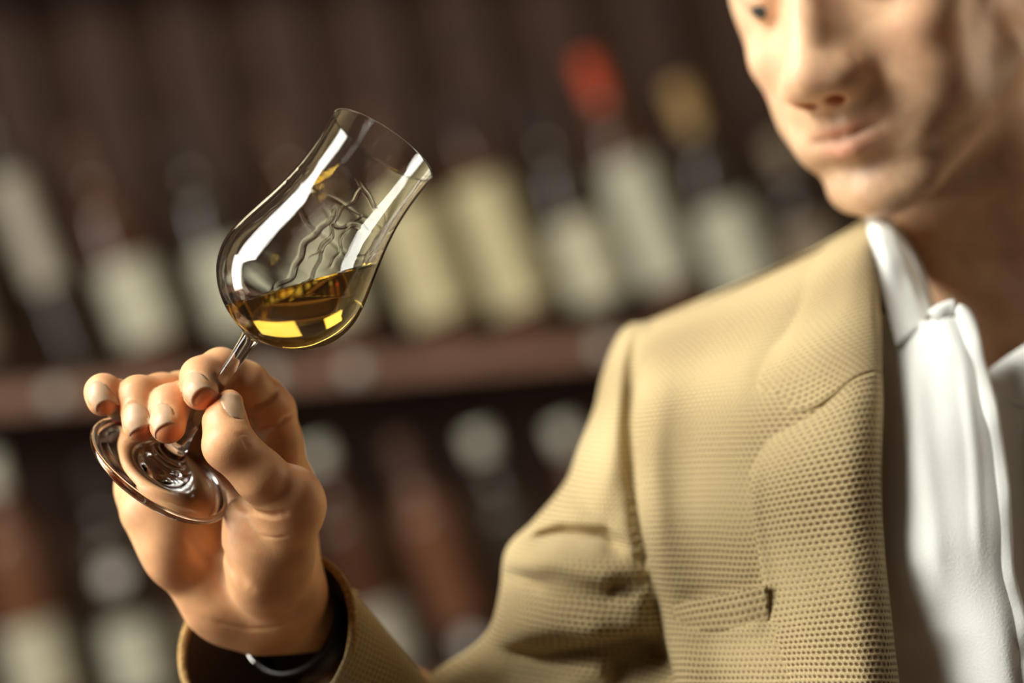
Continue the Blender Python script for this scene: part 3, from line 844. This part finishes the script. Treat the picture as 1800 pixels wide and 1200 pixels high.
slv = mesh('sleeve', TW(SR.reshape(-1, 3)), grid_faces(len(SR), n, wrap=True), M['tweed'], jacket, uv=uv, origin=PO)
# forearm sleeve, open at the cuff
CC = C(474, 1134, -56); EL = C(790, 1540, -150)
ax = (CC - EL) / np.linalg.norm(CC - EL)
cen = [CC + ax * 2, CC, CC - ax * 25, CC - ax * 60, CC - ax * 110, CC - ax * 160, EL]
rad = [(46, 43), (46.5, 43.5), (48, 45), (50, 47), (54, 51), (58, 55), (58, 55)]
GR = crs(np.array([np.concatenate([c, r]) for c, r in zip(cen, rad)]), 8)
axc = np.array([-0.34, 0.22, 0.91]); axc /= np.linalg.norm(axc)
def ring_at(c, r, n=96, t=ax):
    a = np.cross(t, (0, 0, 1)); a /= np.linalg.norm(a); b = np.cross(a, t)
    th = np.linspace(0, 2 * np.pi, n, endpoint=False)
    wob = 1 + 0.03 * np.sin(2 * th + 0.6) + 0.012 * np.sin(5 * th)
    return c + np.outer(np.cos(th) * wob, a) * r[0] + np.outer(np.sin(th) * wob, b) * r[1]
FR = np.array([ring_at(g[:3], g[3:], t=axc * max(0, 1 - i / 24) + ax * min(1, i / 24)) for i, g in enumerate(GR)])
vv = np.concatenate([[0], np.cumsum(np.linalg.norm(np.diff(FR, axis=0), axis=2).mean(1))])
uv = np.stack([np.broadcast_to(np.linspace(0, 300, 96)[None, :], (len(FR), 96)), np.broadcast_to(-vv[:, None], (len(FR), 96))], -1).reshape(-1, 2)
mesh('forearm_sleeve', TW(FR.reshape(-1, 3)), grid_faces(len(FR), 96, wrap=True), M['tweed'], jacket, uv=uv, origin=PO)
th = np.linspace(0, 2 * np.pi, 12, endpoint=False)
T = []
R0 = ring_at(CC + ax * 2, (46, 43), 160, t=axc)
ctr = R0.mean(0)
for p in R0:
    o = (p - ctr) / np.linalg.norm(p - ctr)
    T.append([p + o * 2.0 * math.cos(a) + ax * 2.2 * math.sin(a) for a in th])
T = np.array(T); V = np.concatenate([T, T[:1]])
mesh('cuff', TW(V.reshape(-1, 3)), grid_faces(len(V), 12, wrap=True), M['tweed_edge'], jacket, origin=PO)
IR = np.array([ring_at(CC - ax * d, (44.5, 41.5), t=axc) for d in (-1, 10, 30, 60, 90)])
IR = np.concatenate([IR, [np.tile(CC - ax * 92, (96, 1))]])
mesh('lining', TW(IR.reshape(-1, 3)), grid_faces(len(IR), 96, wrap=True, flip=True), M['lining'], jacket, origin=PO)
# far sleeve (outside the frame)
fs = frame_rings([C(*c) for c in ((2300, 600, -290), (2360, 700, -285), (2420, 950, -270), (2450, 1250, -250), (2440, 1500, -220))], [20, 52, 58, 56, 50], 40)
mesh('sleeve', TW(fs.reshape(-1, 3)), grid_faces(5, 40, wrap=True), M['tweed'], jacket, uv=np.stack(np.meshgrid(np.linspace(0, 350, 40), np.linspace(0, 260, 5)), -1).reshape(-1, 2), origin=PO)

# ------------------------------------------------------------------ wristwatch
WC = W0 + WD * 34
wax = WD.copy()
wa = np.cross(wax, (0, 0, 1)); wa /= np.linalg.norm(wa); wb = np.cross(wa, wax)
watch = tag(empty('wristwatch', TW(WC)[0]), 'dark wristwatch on the wrist inside the jacket cuff', 'wristwatch')
WO = np.array(watch.location)
prof = [(0, -8), (1.6, -8.6), (2.8, -7), (2.8, 7), (1.6, 8.6), (0, 8)]
SR2 = []
for t in np.linspace(0, 2 * np.pi, 97)[:-1]:
    o = math.cos(t) * wa * 29 + math.sin(t) * wb * 23.5; un = o / np.linalg.norm(o)
    SR2.append([WC + o * (26.5 / np.linalg.norm(o)) + un * a + wax * b for a, b in prof])
SR2 = np.array(SR2 + [SR2[0]])
mesh('strap', TW(SR2.reshape(-1, 3)), grid_faces(97, 6, wrap=True), M['leather'], watch, origin=WO)
def disc_stack(name, c, nrm, pr, mat, parent, origin, n=48):
    a = np.cross(nrm, (0.3, 0.9, 0.1)); a /= np.linalg.norm(a); b = np.cross(nrm, a)
    t = np.linspace(0, 2 * np.pi, n, endpoint=False)
    G = np.array([c + np.outer(np.cos(t), a) * r + np.outer(np.sin(t), b) * r + nrm * h for r, h in pr])
    return mesh(name, TW(G.reshape(-1, 3)), grid_faces(len(pr), n, wrap=True), mat, parent, origin=origin)
dn = np.array([-0.3, 0.85, -0.4]); dn -= wax * (dn @ wax); dn /= np.linalg.norm(dn)
dc = WC + dn * 28.5
case = disc_stack('case', dc, dn, [(0.01, 0), (17, 0), (18, 1), (18, 5), (17, 6.4), (15.5, 6.6), (15.2, 5.6)], M['steel'], watch, WO)
disc_stack('dial', dc, dn, [(15.3, 5.7), (0.01, 5.9)], M['dial'], case, WO)
def arc_(c, r, a0, a1, rad, name, mat):
    d0 = np.array([-1.0, 0.1, 0.25]); d0 -= wax * (d0 @ wax); d0 /= np.linalg.norm(d0); d1 = np.cross(wax, d0)
    P = [c + (math.cos(R(a)) * d0 + math.sin(R(a)) * d1) * r for a in np.linspace(a0, a1, 20)]
    g = frame_rings(P, [rad * math.sin(math.pi * (i + .7) / 21) ** .4 for i in range(20)], 10)
    return mesh(name, TW(g.reshape(-1, 3)), grid_faces(20, 10, wrap=True), mat, watch, origin=WO)
arc_(WC - wax * 9, 28.0, -45, 60, 1.3, 'buckle', M['steel'])
arc_(WC + wax * 6, 30.5, -40, 50, 1.1, 'strap_loop', M['steel'])

# ------------------------------------------------------------------ the glass
glass = tag(empty('tasting_glass', TW(FOOT)[0]), 'tilted clear tulip tasting glass held by its stem, golden spirit inside', 'glass')
GO = np.array(glass.location)
ga = np.cross(AX, (0, 0, 1)); ga /= np.linalg.norm(ga); gb = np.cross(ga, AX)
NG = 256


def lathe(name, prof, mat, parent, origin, sub=6, wave=None, flip=True):
    NG = 400 if wave is not None else 160
    P = crs(np.array(prof, float), sub); t = np.linspace(0, 2 * np.pi, NG, endpoint=False)
    G = []
    for s, r in P:
        rr = np.full(NG, max(r, 1e-3))
        if wave is not None: rr = rr + wave(s, t)
        G.append(FOOT + AX * s + np.outer(np.cos(t) * rr, ga) + np.outer(np.sin(t) * rr, gb))
    G = np.array(G)
    return mesh(name, TW(G.reshape(-1, 3)), grid_faces(len(P), NG, wrap=True, flip=flip), mat, parent, origin=origin)


outer = [(80, 4.6), (81.5, 6.2), (83.5, 10.5), (86.5, 16.5), (90, 22.0), (95, 27.3), (101, 31.4), (107, 33.6), (113, 34.4), (119, 34.0), (126, 32.7), (134, 30.8), (143, 28.6), (152, 26.8), (161, 25.6), (170, 25.1), (179, 25.2), (188, 25.8)]
rimp = [(188.6, 25.75), (188.9, 25.3), (188.6, 24.85), (187.8, 24.75)]
inner = [(179, 24.15), (170, 24.05), (161, 24.5), (152, 25.6), (143, 27.3), (134, 29.4), (126, 31.2), (119, 32.5), (113, 32.9), (107, 32.1), (101, 29.9), (95, 25.7), (90.5, 20.2), (88.0, 14.5), (86.6, 8.0), (86.2, 0.0)]
def legs(s, t):
    """ridges of clinging spirit on the inside wall"""
    w_ = np.zeros(len(t)); fr = np.clip((s - 112) / 8, 0, 1) * np.clip((163 - s) / 6, 0, 1)
    for k, (tk, wd, am, top_) in enumerate(((0.5, .022, .26, 158), (1.3, .018, .2, 148), (1.55, .024, .3, 160), (2.2, .02, .2, 152), (3.6, .022, .24, 156), (4.7, .02, .22, 158), (4.95, .02, .2, 147), (5.7, .022, .24, 155))):
        c = tk + 0.05 * math.sin(s * .22 + k) + 0.02 * math.sin(s * .61 + 2 * k)
        d = (t - c + np.pi) % (2 * np.pi) - np.pi
        w_ -= am * np.exp(-(d / wd) ** 2) * fr * (1 if s < top_ else math.exp(-(s - top_)))
    b = 158 + 2.2 * np.sin(3 * t + .5) + 1.3 * np.sin(7 * t + 1) + .7 * np.sin(13 * t)
    w_ -= 0.28 * np.exp(-((s - b) / 0.7) ** 2) * (0.55 + .45 * np.sin(5 * t + 2))
    b = 149 + 3 * np.sin(2 * t + 2.5) + .8 * np.sin(6 * t)
    w_ -= 0.10 * np.exp(-((s - b) / 0.6) ** 2)
    return w_ * 0.36


_cnt = [0]
def wv(s, t):
    _cnt[0] += 1
    return legs(s, t) if _cnt[0] > 14 * (len(outer) + len(rimp)) else np.zeros(len(t))
lathe('bowl', outer + rimp + inner, M['glass'], glass, GO, sub=14, wave=wv)
lathe('stem', [(14, 5.9), (20, 4.6), (28, 3.7), (40, 3.25), (55, 3.1), (66, 3.3), (74, 3.8), (78, 4.2), (80, 4.6)], M['glass'], glass, GO, sub=8)
lathe('foot', [(0.6, 0.0), (0.5, 12), (0.1, 22), (-1.2, 31), (-2.2, 33.6), (-2.3, 35.0), (-1.2, 36.1), (0.4, 36.1), (1.5, 35.0), (1.7, 33.2), (1.8, 28), (2.9, 20), (4.4, 15), (6.6, 12.6), (7.6, 9.6), (9.6, 8.6), (11, 7.0), (14, 5.9)], M['glass'], glass, GO, sub=6)

# spirit: fills the inside below a level plane
UPC = np.array([u for u in (Vector((0, 0, 1)) @ CM.to_3x3())])          # world up in the measuring frame
UPC = UPC / np.linalg.norm(UPC)
UPC = np.array([UPC[0] * math.cos(R(3)) - UPC[1] * math.sin(R(3)), UPC[0] * math.sin(R(3)) + UPC[1] * math.cos(R(3)), UPC[2]])   # still swinging a little
LV = C(560, 491, 20)                                                      # a point of the surface (px)
LP = FOOT + AX * ((LV - FOOT) @ UPC / (AX @ UPC))                         # where the level meets the axis
sL = (LP - FOOT) @ AX
prof_in = crs(np.array(inner[::-1] + [(188, 24.6)], float), 8)
ss, rr = prof_in[:, 0], prof_in[:, 1] + 0.25
o_ = np.argsort(ss); ss, rr = ss[o_], rr[o_]
t = np.linspace(0, 2 * np.pi, NG, endpoint=False)
dirs = np.cos(t)[:, None] * ga + np.sin(t)[:, None] * gb
# level height as a function of direction: (s AX + r dir - sL AX).UP = 0 -> s = sL - r (dir.UP)/(AX.UP)
k_ = dirs @ UPC / (AX @ UPC)
top = np.zeros(NG)
for j in range(NG):
    f = ss + rr * k_[j] - sL
    i = int(np.argmax(f > 0)); a0 = f[i - 1] / (f[i - 1] - f[i]); top[j] = ss[i - 1] + a0 * (ss[i] - ss[i - 1])
G = []; s0 = 86.0
for q in np.linspace(0, 1, 60):
    q = q ** 1.3
    s_ = s0 + (top - s0) * q
    r_ = np.interp(s_, ss, rr)
    if q == 0: r_ = r_ * 0 + 1e-3
    G.append(FOOT + np.outer(s_, AX) + dirs * r_[:, None])
edge_ring = G[-1]; cen_ = edge_ring.mean(0)
# meniscus: lifts 0.6 mm at the wall
for q, lift in ((0.985, 0.25), (0.96, 0.05), (0.92, 0.0), (0.7, 0.0), (0.4, 0.0), (0.15, 0.0), (0.0005, 0.0)):
    G.append(cen_ + (edge_ring - cen_) * q + UPC * lift)
G[59] = edge_ring + UPC * 0.5
G = np.array(G)
sp_ = mesh('spirit', TW(G.reshape(-1, 3)), grid_faces(len(G), NG, wrap=True, flip=True), M['spirit'], None, origin=TW(cen_)[0])
sp_.location = TW(cen_)[0]
tag(sp_, 'golden spirit with a level surface lying in the bowl of the tilted glass', 'drink')

# ------------------------------------------------------------------ the rack of bottles and the room
RA = R(5)
rex = np.array([math.cos(RA), math.sin(RA), 0]); rey = np.array([-math.sin(RA), math.cos(RA), 0]); rez = np.array([0, 0, 1.0])
DB = -2600.0
RORG = C(600, 628, DB); KS = 1.233


def RK(x, y, z):
    return RORG + (rex * x + rey * y + rez * z) * KS


def box(name, lo, hi, mat, parent, origin, fn=None, bevel=0.002):
    v = [(x, y, z) for x in (lo[0], hi[0]) for y in (lo[1], hi[1]) for z in (lo[2], hi[2])]
    fn = fn or RK
    V = TW(np.array([fn(*p) for p in v]))
    F = [(0, 1, 3, 2), (4, 6, 7, 5), (0, 4, 5, 1), (2, 3, 7, 6), (0, 2, 6, 4), (1, 5, 7, 3)]
    o = mesh(name, V, F, mat, parent, smooth=False, origin=origin)
    b = o.modifiers.new('bevel', 'BEVEL'); b.width = bevel; b.segments = 2
    return o


rack = tag(empty('bottle_rack', TW(RK(0, -800, 0))[0]), 'dark reddish wood bottle rack behind the man', 'shelf')
KO = np.array(rack.location)
for yy in (560, 0, -405, -810): box('shelf', (-760, yy - 32, -130), (1000, yy, 70), M['rack'], rack, KO)
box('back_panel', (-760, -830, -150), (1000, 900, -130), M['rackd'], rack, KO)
for xx in (-784, 1000): box('side_panel', (xx, -830, -150), (xx + 24, 900, 72), M['rack'], rack, KO)
box('top_board', (-784, 900, -150), (1024, 926, 72), M['rack'], rack, KO)


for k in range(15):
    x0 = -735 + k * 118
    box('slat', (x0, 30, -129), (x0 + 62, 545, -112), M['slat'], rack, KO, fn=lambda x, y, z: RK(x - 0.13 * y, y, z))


def px2x(px, y0):
    """rack x whose shelf point (at height y0) shows at photo column px"""
    lo, hi = -900., 1200.
    for _ in range(40):
        m = (lo + hi) / 2; p = RK(m, y0, 20); q = p[0] / (D0 - p[2]) * FPX + 900
        if q < px: lo = m
        else: hi = m
    return (lo + hi) / 2


BM = {}
def bottle_mat(key, col, rough=0.12):
    if key not in BM:
        BM[key] = simple(key, col, rough=rough, spec=0.6, coat=0.4)
    return BM[key]


def paper(key, col):
    if key not in BM: BM[key] = simple(key, col, rough=0.7, noise=0.05, scale=60)
    return BM[key]


def blathe(name, prof, mat, parent, base, lean, n=36, sub=4, arc=None):
    ey = rey * math.cos(lean) - rex * math.sin(lean); ex = rex * math.cos(lean) + rey * math.sin(lean)
    ey, ex, ez = ey * KS, ex * KS, rez * KS
    P = crs(np.array(prof, float), sub) if sub > 1 else np.array(prof, float)
    if arc is None: t = np.linspace(0, 2 * np.pi, n, endpoint=False)
    else: t = np.linspace(arc[0], arc[1], n)
    G = np.array([base + ey * h + np.outer(np.cos(t), ex) * max(r, 0.01) + np.outer(np.sin(t), ez) * max(r, 0.01) for h, r in P])
    return mesh(name, TW(G.reshape(-1, 3)), grid_faces(len(P), n, wrap=arc is None), mat, parent, origin=np.array(parent.location))


def bottle(px, row, lean, glass_key, gcol, lab, lcol, cap, ccol, label, r=36, H=300, glint_dot=None, shoulder=0.62):
    y0 = {1: 0, 2: -405}[row]
    ln = R(lean); x = px2x(px, y0)
    base = RK(x, y0 + r * math.sin(ln), 20)
    b = tag(empty('bottle', TW(base)[0]), label, 'bottle', 'bottles on the rack behind the man')
    sh = H * shoulder
    blathe('body', [(0, 0), (0, r * .8), (1.5, r * .96), (6, r), (sh * .5, r), (sh, r), (sh + H * .06, r * .88), (sh + H * .12, r * .58), (sh + H * .17, r * .42), (H * .9, r * .37), (H - 6, r * .37), (H - 5, r * .42), (H, r * .42), (H + .5, r * .3), (H + .5, 0)],
           bottle_mat(glass_key, gcol), b, base, ln)
    if lab:
        blathe('label', [(lab[0], r + .5), (lab[1], r + .5)], paper('paper_%s' % lcol[0], lcol[1]), b, base, ln, n=30, sub=1, arc=(R(-15), R(195)))
    if cap:
        blathe('capsule', [(H - cap, r * .43), (H - cap * .5, r * .43), (H - 8, r * .45), (H + 1, r * .45), (H + 1.5, 0)], paper('foil_%s' % ccol[0], ccol[1]), b, base, ln, sub=1)
    if glint_dot:  # specular glint on the bottle, painted as a flat pale disc
        ey = rey * math.cos(ln) - rex * math.sin(ln)
        c = base + (ey * glint_dot[0] + rez * (r + 0.8)) * KS
        t = np.linspace(0, 2 * np.pi, 24, endpoint=False)
        G = np.array([c + np.outer(np.cos(t), rex) * q + np.outer(np.sin(t), rey) * q for q in (glint_dot[1], .01)])
        mesh('glint_dot', TW(G.reshape(-1, 3)), grid_faces(2, 24, wrap=True), paper('glint_pale', (0.62, 0.60, 0.56)), b, origin=np.array(b.location))
    return b


cream = ('cream', (0.60, 0.59, 0.45)); white = ('white', (0.56, 0.57, 0.46)); grey = ('grey', (0.45, 0.43, 0.36)); ochre = ('ochre', (0.62, 0.57, 0.36))
dimw = ('dim', (0.26, 0.21, 0.15)); red = ('red', (0.55, 0.07, 0.02)); tan = ('tan', (0.42, 0.27, 0.11)); blk = ('black', (0.03, 0.02, 0.018))
wcap = ('whitefoil', (0.66, 0.66, 0.58)); brn = ('brownfoil', (0.09, 0.045, 0.03))
DG = ('dark_green_bottle', (0.040, 0.030, 0.022)); BG = ('brown_bottle', (0.085, 0.036, 0.020)); AG = ('amber_bottle', (0.17, 0.075, 0.04))
# upper row, left to right
bottle(-30, 1, 14, *DG, (30, 130), dimw, 60, blk, 'dark bottle leaning at the far left end of the upper shelf')
bottle(150, 1, 17, *DG, (118, 262), grey, 50, brn, 'slim bottle with a tall narrow beige label, upper shelf far left', r=21, H=350, shoulder=.78)
bottle(286, 1, 16, *BG, (34, 132), white, 60, brn, 'brown bottle with wide pale label, upper shelf above the little finger')
bottle(452, 1, 15, *DG, (40, 140), white, 60, blk, 'dark bottle with pale label on upper shelf just left of the glass bowl')
bottle(625, 1, 15, *BG, (36, 150), cream, 60, brn, 'brown bottle with cream label seen through the glass bowl')
bottle(795, 1, 15, *BG, (30, 175), ochre, 55, brn, 'bottle with yellowish label immediately right of the glass bowl', r=40)
bottle(938, 1, 15, *BG, (34, 198), ochre, 45, blk, 'bottle with long cream label, second to the right of the glass bowl', r=37)
bottle(1078, 1, 15, *DG, (36, 138), cream, 60, blk, 'dark bottle with short pale label between two long labelled bottles', r=37)
bottle(1206, 1, 16, *BG, (50, 208), white, 62, red, 'red capped bottle with tall white label above the jacket shoulder', r=34, H=345, shoulder=.66)
bottle(1338, 1, 15, *DG, (30, 140), white, 62, tan, 'tan capped bottle with pale label behind the jacket shoulder', r=38)
bottle(1470, 1, 15, *DG, (30, 110), dimw, 40, dimw, 'dark bottle with dim brown cap right of the tan capped bottle', r=35, H=220)
# lower row
bottle(-60, 2, 12, *AG, (200, 240), red, 60, brn, 'bottle with a small red band at the left edge, lower shelf')
bottle(92, 2, 10, *AG, (14, 105), cream, 45, wcap, 'amber bottle with cream label at the bottom left corner', r=38, H=320)
bottle(262, 2, 9, *DG, (12, 100), white, 60, blk, 'dark bottle with round painted glint and pale label, lower shelf left of the hand', glint_dot=(160, 20))
bottle(420, 2, 14, *BG, (20, 110), dimw, 60, blk, 'brown bottle behind the raised hand on the lower shelf')
bottle(560, 2, 14, *DG, (20, 120), dimw, 60, brn, 'dark bottle behind the edge of the hand on the lower shelf')
bottle(700, 2, 15, *BG, (10, 90), grey, 26, wcap, 'white capped brown bottle just right of the raised hand')
bottle(845, 2, 15, *AG, (8, 60), blk, 60, brn, 'amber brown bottle with a small round painted glint low on it, right of the hand', glint_dot=(36, 16))
bottle(985, 2, 15, *DG, None, grey, 30, wcap, 'white capped dark bottle midway between hand and sleeve')
bottle(1134, 2, 15, *BG, None, grey, 30, wcap, 'white capped brown bottle next to the upper sleeve')

for tx in (112, 482, 628, 1062):  # added pale discs that imitate small glints along the shelf edge
    x = px2x(tx, -16)
    t = np.linspace(0, 2 * np.pi, 24, endpoint=False)
    G = np.array([RK(x, -16, 70.5 + q) + (np.outer(np.cos(t), rex) + np.outer(np.sin(t), rey)) * KS * rr_ for rr_, q in ((12, 0), (12, 1.5), (.01, 1.8))])
    mesh('shelf_glint', TW(G.reshape(-1, 3)), grid_faces(3, 24, wrap=True), paper('glint_pale', (0.62, 0.60, 0.56)), rack, origin=KO)

# room
def wbox(name, lo, hi, mat, kind='structure', label=None):
    v = np.array([(x, y, z) for x in (lo[0], hi[0]) for y in (lo[1], hi[1]) for z in (lo[2], hi[2])], float)
    F = [(0, 1, 3, 2), (4, 6, 7, 5), (0, 4, 5, 1), (2, 3, 7, 6), (0, 2, 6, 4), (1, 5, 7, 3)]
    o = mesh(name, v, F, mat, None, smooth=False); o['kind'] = kind
    return o
wbox('floor', (-2.6, -1.5, -0.1), (2.8, 4.05, 0.0), M['floorm'])
wbox('wall_back', (-2.6, 4.05, 0.0), (2.8, 4.2, 2.8), M['wall'])
wbox('ceiling', (-2.6, 1.2, 2.8), (2.8, 4.2, 2.9), M['wall'])
